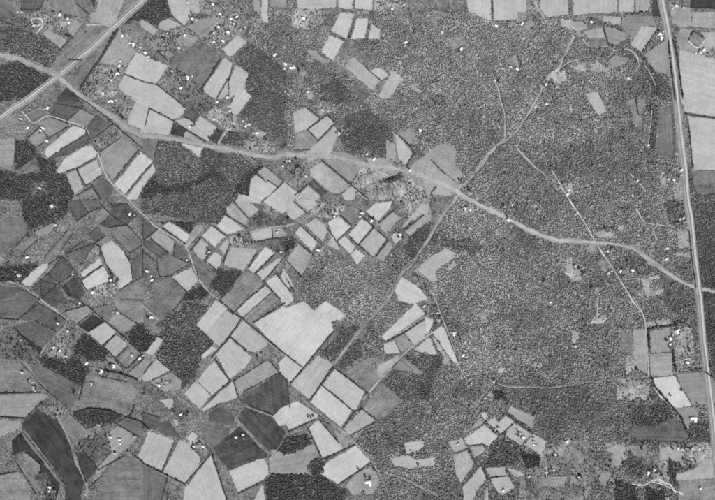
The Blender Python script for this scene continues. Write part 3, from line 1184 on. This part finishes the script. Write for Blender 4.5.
def crown_arrays(rng, R, H, z0, lobes=6, cards=70, cone=0.0):
    """lobed, broken foliage: a few rough leafy lumps with loose leaf sprays standing off them"""
    V, F, n = [], [], 0
    cs = []
    for k in range(lobes):
        a = rng.uniform(0, 2 * math.pi); t = (k + 0.5) / lobes
        rr = R * rng.uniform(0.25, 0.62) * (1 - cone * t) if k else 0
        c = np.array([math.cos(a) * rr, math.sin(a) * rr, z0 + H * (0.25 + 0.6 * t) if k else z0 + H * 0.5])
        s = R * rng.uniform(0.38, 0.6) * (1 - 0.55 * cone * t)
        cs.append((c, s))
        v, f = ICO1
        v = v * (1 + rng.uniform(-0.34, 0.34, (len(v), 1))) * np.array([s, s, s * min(1.3, 0.75 * H / (2 * R) + 0.45)]) + c
        V.append(v); F.append(f + n); n += len(v)
    for k in range(cards):
        c, s = cs[rng.integers(lobes)]
        d = rng.normal(0, 1, 3); d[2] = abs(d[2]) * 0.9 - 0.2; d /= np.linalg.norm(d)
        p = c + d * s * rng.uniform(0.85, 1.3)
        u = rng.normal(0, 1, 3); u -= d * u.dot(d) * 0.6; u /= np.linalg.norm(u); w = np.cross(d + rng.normal(0, .4, 3), u); w /= np.linalg.norm(w)
        q = R * rng.uniform(0.09, 0.2)
        V.append(np.array([p - u * q, p + w * q * .7, p + u * q, p - w * q * .7])); F.append(np.array([[n, n + 1, n + 2], [n, n + 2, n + 3]])); n += 4
    return np.concatenate(V), np.concatenate(F)

def trunk_arrays(rng, R, h, r):
    """tapered trunk with three limbs"""
    V, F = [], []
    def limb(a, b_, ra, rb):
        a, b_ = np.array(a), np.array(b_); d = b_ - a; d /= np.linalg.norm(d)
        u = np.cross(d, (1, 0, 0) if abs(d[0]) < .9 else (0, 1, 0)); u /= np.linalg.norm(u); w = np.cross(d, u)
        n0 = sum(len(x) for x in V)
        ring = lambda c, rad: [c + (u * math.cos(t) + w * math.sin(t)) * rad for t in np.arange(6) * math.pi / 3]
        V.append(np.array(ring(a, ra) + ring(b_, rb)))
        for i in range(6):
            j = (i + 1) % 6; F.append([n0 + i, n0 + j, n0 + 6 + j]); F.append([n0 + i, n0 + 6 + j, n0 + 6 + i])
    limb((0, 0, -0.3), (0.1, 0, h), r, r * 0.65)
    for k in range(3):
        a = k * 2.1 + rng.uniform(0, 1)
        limb((0.1, 0, h * 0.8), (math.cos(a) * R * .5, math.sin(a) * R * .5, h * 1.6), r * .5, r * .2)
    return np.concatenate(V), np.array(F)

PR = np.random.default_rng(5)
# forest trees planted by the thousand: trunk and crown in one mesh
protos = []
for k in range(8):
    cone = 0.9 if k in (2, 5) else 0.15
    H = 2.0 if cone < .5 else 2.9
    cv, cf = crown_arrays(PR, 1.0, H, 0.55, 6, 60, cone)
    tv, tf = trunk_arrays(PR, 1.0, 0.9, 0.1)
    me = mesh_np('forest_tree_%d' % k, np.concatenate([cv, tv]), np.concatenate([cf, tf + len(cv)]), smooth=True)
    me.materials.append(M_FOREST); me.materials.append(M_BARK)
    mi = np.zeros(len(cf) + len(tf), np.int32); mi[len(cf):] = 1
    me.polygons.foreach_set('material_index', mi)
    protos.append(bpy.data.objects.new('forest_tree_%d' % k, me))
shrubs = []
for k in range(4):
    cv, cf = crown_arrays(PR, 1.0, 1.1, 0.1, 5, 40, 0.1)
    me = mesh_np('shrub_%d' % k, cv, cf, M_FOREST)
    shrubs.append(bpy.data.objects.new('shrub_%d' % k, me))
proto_col = bpy.data.collections.new('forest_tree_kinds'); shrub_col = bpy.data.collections.new('shrub_kinds')
for o in protos: proto_col.objects.link(o)
for o in shrubs: shrub_col.objects.link(o)

def planting_nodes(col):
    ng = bpy.data.node_groups.new('planting', 'GeometryNodeTree')
    ng.interface.new_socket('Geometry', in_out='INPUT', socket_type='NodeSocketGeometry')
    ng.interface.new_socket('Geometry', in_out='OUTPUT', socket_type='NodeSocketGeometry')
    gi, go = ng.nodes.new('NodeGroupInput'), ng.nodes.new('NodeGroupOutput')
    ci = ng.nodes.new('GeometryNodeCollectionInfo'); ci.inputs['Collection'].default_value = col
    ci.inputs['Separate Children'].default_value = True; ci.inputs['Reset Children'].default_value = True
    iop = ng.nodes.new('GeometryNodeInstanceOnPoints'); iop.inputs['Pick Instance'].default_value = True
    def na(nm, t):
        n = ng.nodes.new('GeometryNodeInputNamedAttribute'); n.data_type = t; n.inputs['Name'].default_value = nm; return n.outputs['Attribute']
    ng.links.new(gi.outputs[0], iop.inputs['Points']); ng.links.new(ci.outputs[0], iop.inputs['Instance'])
    ng.links.new(na('pick', 'INT'), iop.inputs['Instance Index'])
    ng.links.new(na('turn', 'FLOAT_VECTOR'), iop.inputs['Rotation'])
    ng.links.new(na('size', 'FLOAT_VECTOR'), iop.inputs['Scale'])
    ng.links.new(iop.outputs[0], go.inputs[0])
    return ng
NG_TREE, NG_SHRUB = planting_nodes(proto_col), planting_nodes(shrub_col)

def value_noise(cell, seed):
    r = np.random.default_rng(seed)
    h, w = int(RH / (cell * G)) + 3, int(RW / (cell * G)) + 3
    g = r.uniform(-1, 1, (h, w))
    fy, fx = np.arange(RH) / (cell * G), np.arange(RW) / (cell * G)
    iy, ix = fy.astype(int), fx.astype(int); ty, tx = fy - iy, fx - ix
    ty, tx = ty * ty * (3 - 2 * ty), tx * tx * (3 - 2 * tx)
    a = g[iy][:, ix] * (1 - tx) + g[iy][:, ix + 1] * tx; b_ = g[iy + 1][:, ix] * (1 - tx) + g[iy + 1][:, ix + 1] * tx
    return a * (1 - ty[:, None]) + b_ * ty[:, None]
warp_x = value_noise(12, 21) * 3.5 + value_noise(4, 22) * 2.0; warp_y = value_noise(12, 23) * 3.5 + value_noise(4, 24) * 2.0
stand_shade = value_noise(85, 9) * 0.3 + value_noise(40, 1) * 0.45 + value_noise(16, 2) * 0.35 + value_noise(7, 3) * 0.3 + value_noise(3, 4) * 0.3  # tree patches and density; broad cells paint slope and gully shading into crown tint

road = kmap == 7
near = road.copy()
for dy in range(-1, 2):
    for dx in range(-1, 2):
        near |= np.roll(np.roll(road, dy, 0), dx, 1)
blocked = near.copy()            # yards that stay clear
for (x, y) in houses:
    d2 = (gxs - x) ** 2 + (gys - y) ** 2 if False else None
    j, i = int((x + OX) * G), int((y + OY) * G); r = 3
    blocked[max(0, i - r):i + r, max(0, j - r):j + r] = True

def plant(name, kinds, spacing, rad, hgt, tint, tintvar, keep, ng, nproto, low=0.6, thin=0.0):
    s = spacing / PX
    nx, ny = int((715 + 2 * OX) / s), int((500 + 2 * OY) / s)
    jx, jy = np.meshgrid(np.arange(nx), np.arange(ny))
    x = (jx + 0.5 * (jy % 2) + RNG.uniform(-.46, .46, jx.shape)) * s - OX; y = (jy + RNG.uniform(-.46, .46, jx.shape)) * s - OY
    x, y = x.ravel(), y.ravel()
    i = np.clip(((y + OY) * G).astype(int), 0, RH - 1); j = np.clip(((x + OX) * G).astype(int), 0, RW - 1)
    st = stand_shade[i, j]
    i2 = np.clip(((y + warp_y[i, j] + OY) * G).astype(int), 0, RH - 1); j2 = np.clip(((x + warp_x[i, j] + OX) * G).astype(int), 0, RW - 1)
    k1, k2 = kmap[i, j], kmap[i2, j2]                       # wood edges wander, fields and roads stay clear
    free = np.isin(k1, (0, 2, 3, 4, 5, 6)) & np.isin(k2, (0, 2, 3, 4, 5, 6))
    here = np.where(free, k2, k1)
    ok = np.isin(here, kinds) & ~blocked[i, j] & (RNG.uniform(0, 1, len(x)) < keep + thin * st)
    x, y, i, j, st = x[ok], y[ok], i[ok], j[ok], st[ok]
    n = len(x)
    co = np.stack([(x - CX) * PX, (CY - y) * PX, zmap[i, j] - 0.02], 1).astype(np.float32)
    me = bpy.data.meshes.new(name); me.vertices.add(n); me.vertices.foreach_set('co', co.ravel())
    r = rad * np.exp(RNG.normal(0, 0.2, n)) * np.where(RNG.uniform(0, 1, n) < 0.05, 1.6, 0.96); h = hgt * np.exp(RNG.normal(0, 0.22, n)) / 2.5
    me.attributes.new('size', 'FLOAT_VECTOR', 'POINT').data.foreach_set('vector', np.stack([r, r * RNG.uniform(.85, 1.15, n), h], 1).astype(np.float32).ravel())
    me.attributes.new('turn', 'FLOAT_VECTOR', 'POINT').data.foreach_set('vector', np.stack([np.zeros(n), np.zeros(n), RNG.uniform(0, 6.28, n)], 1).astype(np.float32).ravel())
    me.attributes.new('pick', 'INT', 'POINT').data.foreach_set('value', RNG.integers(0, nproto, n).astype(np.int32))
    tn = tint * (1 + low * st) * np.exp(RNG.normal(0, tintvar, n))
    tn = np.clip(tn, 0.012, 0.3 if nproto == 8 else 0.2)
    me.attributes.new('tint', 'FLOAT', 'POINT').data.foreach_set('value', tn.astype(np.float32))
    o = link(name, me)
    md = o.modifiers.new('planting', 'NODES'); md.node_group = ng
    print(name, n)
    return o

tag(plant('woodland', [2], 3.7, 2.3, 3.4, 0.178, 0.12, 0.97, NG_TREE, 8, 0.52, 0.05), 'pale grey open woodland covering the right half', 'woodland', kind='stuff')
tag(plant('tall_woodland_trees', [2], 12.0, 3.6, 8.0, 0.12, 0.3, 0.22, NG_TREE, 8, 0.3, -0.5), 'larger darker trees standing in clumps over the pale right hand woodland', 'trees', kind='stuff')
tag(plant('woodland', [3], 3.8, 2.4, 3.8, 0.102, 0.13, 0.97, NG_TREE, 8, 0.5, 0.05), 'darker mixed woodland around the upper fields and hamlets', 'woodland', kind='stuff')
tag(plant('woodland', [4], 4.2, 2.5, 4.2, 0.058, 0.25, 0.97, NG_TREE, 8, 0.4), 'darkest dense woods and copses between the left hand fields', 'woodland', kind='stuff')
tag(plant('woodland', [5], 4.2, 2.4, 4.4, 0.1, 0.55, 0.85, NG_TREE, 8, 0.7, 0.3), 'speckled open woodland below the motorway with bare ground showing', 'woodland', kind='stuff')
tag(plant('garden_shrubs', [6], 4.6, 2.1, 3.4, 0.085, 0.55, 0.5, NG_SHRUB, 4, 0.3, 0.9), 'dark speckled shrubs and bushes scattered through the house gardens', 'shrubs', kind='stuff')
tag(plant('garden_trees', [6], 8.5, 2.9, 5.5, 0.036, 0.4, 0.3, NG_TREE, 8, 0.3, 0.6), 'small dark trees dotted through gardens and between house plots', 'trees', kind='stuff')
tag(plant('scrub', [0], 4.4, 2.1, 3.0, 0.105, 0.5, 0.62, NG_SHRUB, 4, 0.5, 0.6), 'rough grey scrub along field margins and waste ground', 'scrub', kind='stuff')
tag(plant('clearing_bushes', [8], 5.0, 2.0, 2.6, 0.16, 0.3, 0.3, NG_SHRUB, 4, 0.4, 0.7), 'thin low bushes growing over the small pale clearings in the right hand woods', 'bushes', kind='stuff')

# ------------------------------------------------------------------ hedges, each one a thing
def hedge_mesh(pts, w):
    V, F, n = [], [], 0
    for a, b_ in zip(pts[:-1], pts[1:]):
        d = math.dist(a, b_) * PX; k = max(1, int(d / 2.3))
        for q in range(k):
            if RNG.uniform() < 0.05: continue
            t = (q + RNG.uniform(-.3, .3)) / k
            x, y, _ = W(a[0] + (b_[0] - a[0]) * t, a[1] + (b_[1] - a[1]) * t)
            r = w * RNG.uniform(0.55, 1.0); h = w * RNG.uniform(0.7, 1.35)
            if RNG.uniform() < 0.1: r *= 1.55; h *= 1.7
            v, f = ICO1
            v = v * (1 + RNG.uniform(-.32, .32, (len(v), 1))) * np.array([r, r, h]) + np.array([x + RNG.normal(0, .35), y + RNG.normal(0, .35), h * 0.72])
            V.append(v); F.append(f + n); n += len(v)
            for c in range(5):
                p = np.array([x, y, h * .8]) + RNG.normal(0, 1, 3) * np.array([r, r, h * .5]) * .85
                p[2] = max(p[2], .4); u, s = RNG.normal(0, .35, 3), RNG.normal(0, .35, 3)
                V.append(np.array([p - u, p + s, p + u])); F.append(np.array([[n, n + 1, n + 2]])); n += 3
    V = np.concatenate(V); F = np.concatenate(F)
    c = V.mean(0); c[2] = 0
    return mesh_np('hedge', V - c, F, M_TREE), c
# the darker plots at left are hedged too, where no hedge stands yet
mids = [((a[0] + c_[0]) / 2, (a[1] + c_[1]) / 2) for _, p in hedges for a, c_ in zip(p[:-1], p[1:])]
for t, pts in plots:
    cx_, cy_ = sum(p[0] for p in pts) / len(pts), sum(p[1] for p in pts) / len(pts)
    if cx_ > 330 or cy_ < 95 or t > 160 or len(hedges) > 268: continue
    ed = sorted(((math.dist(pts[i], pts[(i + 1) % len(pts)]), pts[i], pts[(i + 1) % len(pts)]) for i in range(len(pts))), key=lambda e: -e[0])[:2]
    for L, a, c_ in ed:
        m = ((a[0] + c_[0]) / 2, (a[1] + c_[1]) / 2)
        if L < 9 or min(math.dist(m, q) for q in mids) < 5.5 or kmap[int((m[1] + OY) * G), int((m[0] + OX) * G)] == 7: continue
        if min(p[0] for p in (a, c_)) < 9 or max(p[1] for p in (a, c_)) > 494: continue
        hedges.append((random.uniform(0.9, 1.3), [a, c_])); mids.append(m)
print('hedges', len(hedges))
for w, pts in hedges:
    e = extend(pts)
    me, c = hedge_mesh(e, w * 1.62)
    o = link('hedge', me); o.location = c
    mx, my = pts[len(pts) // 2] if len(pts) > 2 else ((pts[0][0] + pts[1][0]) / 2, (pts[0][1] + pts[1][1]) / 2)
    o.location.z = ground_z(mx, my) - 0.02
    o['tint'] = 0.032
    L = sum(math.dist(a, b_) for a, b_ in zip(pts[:-1], pts[1:]))
    look = 'dark ' + ('thick ' if w >= 1.9 else '') + ('long ' if L > 28 else 'short ' if L < 13 else '') + 'hedge'
    tag(o, cat='hedge', group='hedges between the fields'); register('hedge', o, mx, my, look)

# ------------------------------------------------------------------ single trees
tree_meshes = []
for k in range(6):
    R, H = PR.uniform(2.6, 3.6), PR.uniform(4.5, 6.5)
    cv, cf = crown_arrays(PR, R, H, 1.6, 8, 130, 0.6 if k == 4 else 0.1)
    tv, tf = trunk_arrays(PR, R, 2.6, 0.28)
    tree_meshes.append((mesh_np('crown', cv, cf, M_TREE), mesh_np('trunk', tv, tf, M_BARK)))
extra = list(houses); random.shuffle(extra)
for (x, y) in extra[:70]:
    a = random.uniform(0, 6.28); trees.append((x + math.cos(a) * 3.4, y + math.sin(a) * 3.0))
for (x, y) in trees[:295]:
    k = random.randrange(6); s = random.uniform(1.0, 1.55)
    e = bpy.data.objects.new('tree', None); COL.objects.link(e); e.empty_display_size = 1
    e.location = W(x, y, ground_z(x, y) - 0.02); e.scale = (s, s, s * random.uniform(.85, 1.1)); e.rotation_euler = (0, 0, random.uniform(0, 6.28))
    tc = link('crown', tree_meshes[k][0], e); link('trunk', tree_meshes[k][1], e)
    dark = random.random()
    tc['tint'] = 0.02 + 0.04 * dark
    tag(e, cat='tree', group='single trees by houses and fields')
    register('tree', e, x, y, ('big ' if s > 1.38 else 'small ' if s < 1.14 else '') + 'dark ' + ('narrow' if k == 4 else 'round'))

# ------------------------------------------------------------------ houses
def box_arrays(x0, x1, y0, y1, z0, z1):
    v = np.array([(x, y, z) for z in (z0, z1) for y in (y0, y1) for x in (x0, x1)], float)
    f = [(0, 2, 3, 1), (4, 5, 7, 6), (0, 1, 5, 4), (2, 6, 7, 3), (0, 4, 6, 2), (1, 3, 7, 5)]
    return v, np.array(f)
def join(parts):
    V, F, n = [], [], 0
    for v, f in parts: V.append(v); F.append(np.asarray(f) + n); n += len(v)
    return np.concatenate(V), np.concatenate(F)
def gable(L, D, z, rise, over=0.5, thick=0.22, axis=0):
    """two roof slabs with overhang, thickness and a ridge"""
    hl, hd = L / 2 + over, D / 2 + over
    zz = z - rise * over / (D / 2)
    pts = [(-hl, -hd, zz), (-hl, 0, z + rise), (-hl, hd, zz), (hl, -hd, zz), (hl, 0, z + rise), (hl, hd, zz)]
    low = [(x, y, h - thick) for x, y, h in pts]
    v = np.array(pts + low, float)
    if axis: v = v[:, [1, 0, 2]] * np.array([-1, 1, 1])
    f = [(0, 3, 4, 1), (1, 4, 5, 2), (6, 7, 10, 9), (7, 8, 11, 10), (0, 1, 7, 6), (1, 2, 8, 7), (3, 9, 10, 4), (4, 10, 11, 5), (0, 6, 9, 3), (2, 5, 11, 8)]
    return v, np.array(f)
def house_kind(L, D, wing):
    H, rise = 3.0, D * 0.42
    walls = [box_arrays(-L / 2, L / 2, -D / 2, D / 2, -0.3, H - 0.05)]
    for sx in (-1, 1):                                             # gable ends
        v = np.array([(sx * (L / 2 - .01), -D / 2, H - .05), (sx * (L / 2 - .01), D / 2, H - .05), (sx * (L / 2 - .01), 0, H + rise - .3), (sx * (L / 2 - .01), 0, H + rise - .3)], float)
        walls.append((v, np.array([[0, 1, 2, 3]])))
    roof = [gable(L, D, H, rise)]
    if wing:
        wl, wd = D * .8, D * .75
        v, f = box_arrays(L / 2 - wd, L / 2 - .02, -D / 2 - wl, -D / 2, -.3, H - .05); walls.append((v, f))
        v, f = gable(wl + D * .5, wd, H - .06, wd * .3, axis=1); v = v + np.array([L / 2 - wd / 2, -D / 2 - wl / 2 + D * .2, 0]); roof.append((v, f))
    me_w = mesh_np('wall', *join(walls), M_WALL)
    rv, rf = join(roof)
    me_r = [mesh_np('roof', rv, rf, m) for m in M_ROOFS]
    me_c = mesh_np('chimney', *box_arrays(L * .25 - .4, L * .25 + .4, -.4, .4, H + rise * .5, H + rise + 1.1), M_WALL)
    me_d = mesh_np('door', *box_arrays(-.5, .5, D / 2 - .02, D / 2 + .06, 0, 2.1), M_DARK)
    wins = []
    for q in (-.32, .3):
        wins.append(mesh_np('window', *box_arrays(q * L - .6, q * L + .6, D / 2 - .02, D / 2 + .05, 1.0, 2.2), M_DARK))
        wins.append(mesh_np('window', *box_arrays(q * L - .6 - (3 if wing and q > 0 else 0) * 0, q * L + .6, -D / 2 - .05, -D / 2 + .02, 1.0, 2.2), M_DARK)) if not (wing and q > 0) else None
    return me_w, me_r, me_c, me_d, wins
KINDS = [house_kind(9.5, 6.5, False), house_kind(11.5, 7.5, False), house_kind(10.5, 7, True), house_kind(7, 5.5, False), house_kind(17, 8.5, True)]
SPECIAL = {(368.0, 481.6): (4, 0, 0.1), (693.0, 418.0): (4, 0, 0.05), (676.0, 331.0): (2, 0, .3), (677.6, 329.6): (1, 0, .3), (111.0, 437.0): (1, 0, -.4), (120.0, 439.4): (1, 0, -.2)}
for (x, y) in houses:
    key = (round(x, 1), round(y, 1))
    if key in SPECIAL: k, rk, ang = SPECIAL[key]
    else:
        k = random.choice((0, 0, 1, 1, 2, 3)); rk = random.choice((0, 0, 0, 1, 1, 2)); ang = random.choice((-.62, -.55, .95, -.5, .9)) + random.gauss(0, .12)
    e = bpy.data.objects.new('house', None); COL.objects.link(e)
    e.location = W(x, y, ground_z(x, y)); e.rotation_euler = (0, 0, ang)
    hs_ = 1.2 if k == 4 else 0.92; e.scale = (hs_, hs_, 1.35)
    w_, r_, c_, d_, wins = KINDS[k]
    link('wall', w_, e); ro = link('roof', r_[rk], e); link('chimney', c_, ro); link('door', d_, e)
    for m in wins: link('window', m, e)
    tag(e, cat='house', group='houses in the hamlets and fields')
    look = ('large ' if k == 4 else 'tiny ' if k == 3 else 'small ') + ('white roofed', 'pale roofed', 'grey roofed')[rk]
    register('house', e, x, y, look)

# ------------------------------------------------------------------ sheds and outbuildings beside the houses
SHED = {}
for rk in (0, 1, 2):
    L, D, H = 5.5, 4.0, 2.4
    v, f = gable(L, D, H, 0.9, 0.3)
    SHED[rk] = mesh_np('roof', v, f, M_ROOFS[rk])
shed_wall = mesh_np('wall', *box_arrays(-2.7, 2.7, -1.95, 1.95, -.3, 2.38), M_WALL)
shed_door = mesh_np('door', *box_arrays(-.8, .8, 1.93, 2.02, 0, 2.0), M_DARK)
for n, (x, y) in enumerate(houses):
    if n % 2: continue
    a = random.uniform(0, 6.28); r = random.uniform(3.4, 5.0); x2, y2 = x + math.cos(a) * r, y + math.sin(a) * r
    if kmap[int((y2 + OY) * G), int((x2 + OX) * G)] == 7 or min(math.dist((x2, y2), q) for q in houses) < 3.2: continue
    rk = random.choice((0, 1, 1, 2, 2))
    e = bpy.data.objects.new('shed', None); COL.objects.link(e)
    e.location = W(x2, y2, ground_z(x2, y2)); e.rotation_euler = (0, 0, random.uniform(0, 3.1)); e.scale = (1.1, 1.1, 1.2)
    link('wall', shed_wall, e); link('roof', SHED[rk], e); link('door', shed_door, e)
    tag(e, cat='shed', group='sheds beside the houses')
    register('shed', e, x2, y2, 'tiny ' + ('white roofed', 'pale roofed', 'grey roofed')[rk])

write_labels()
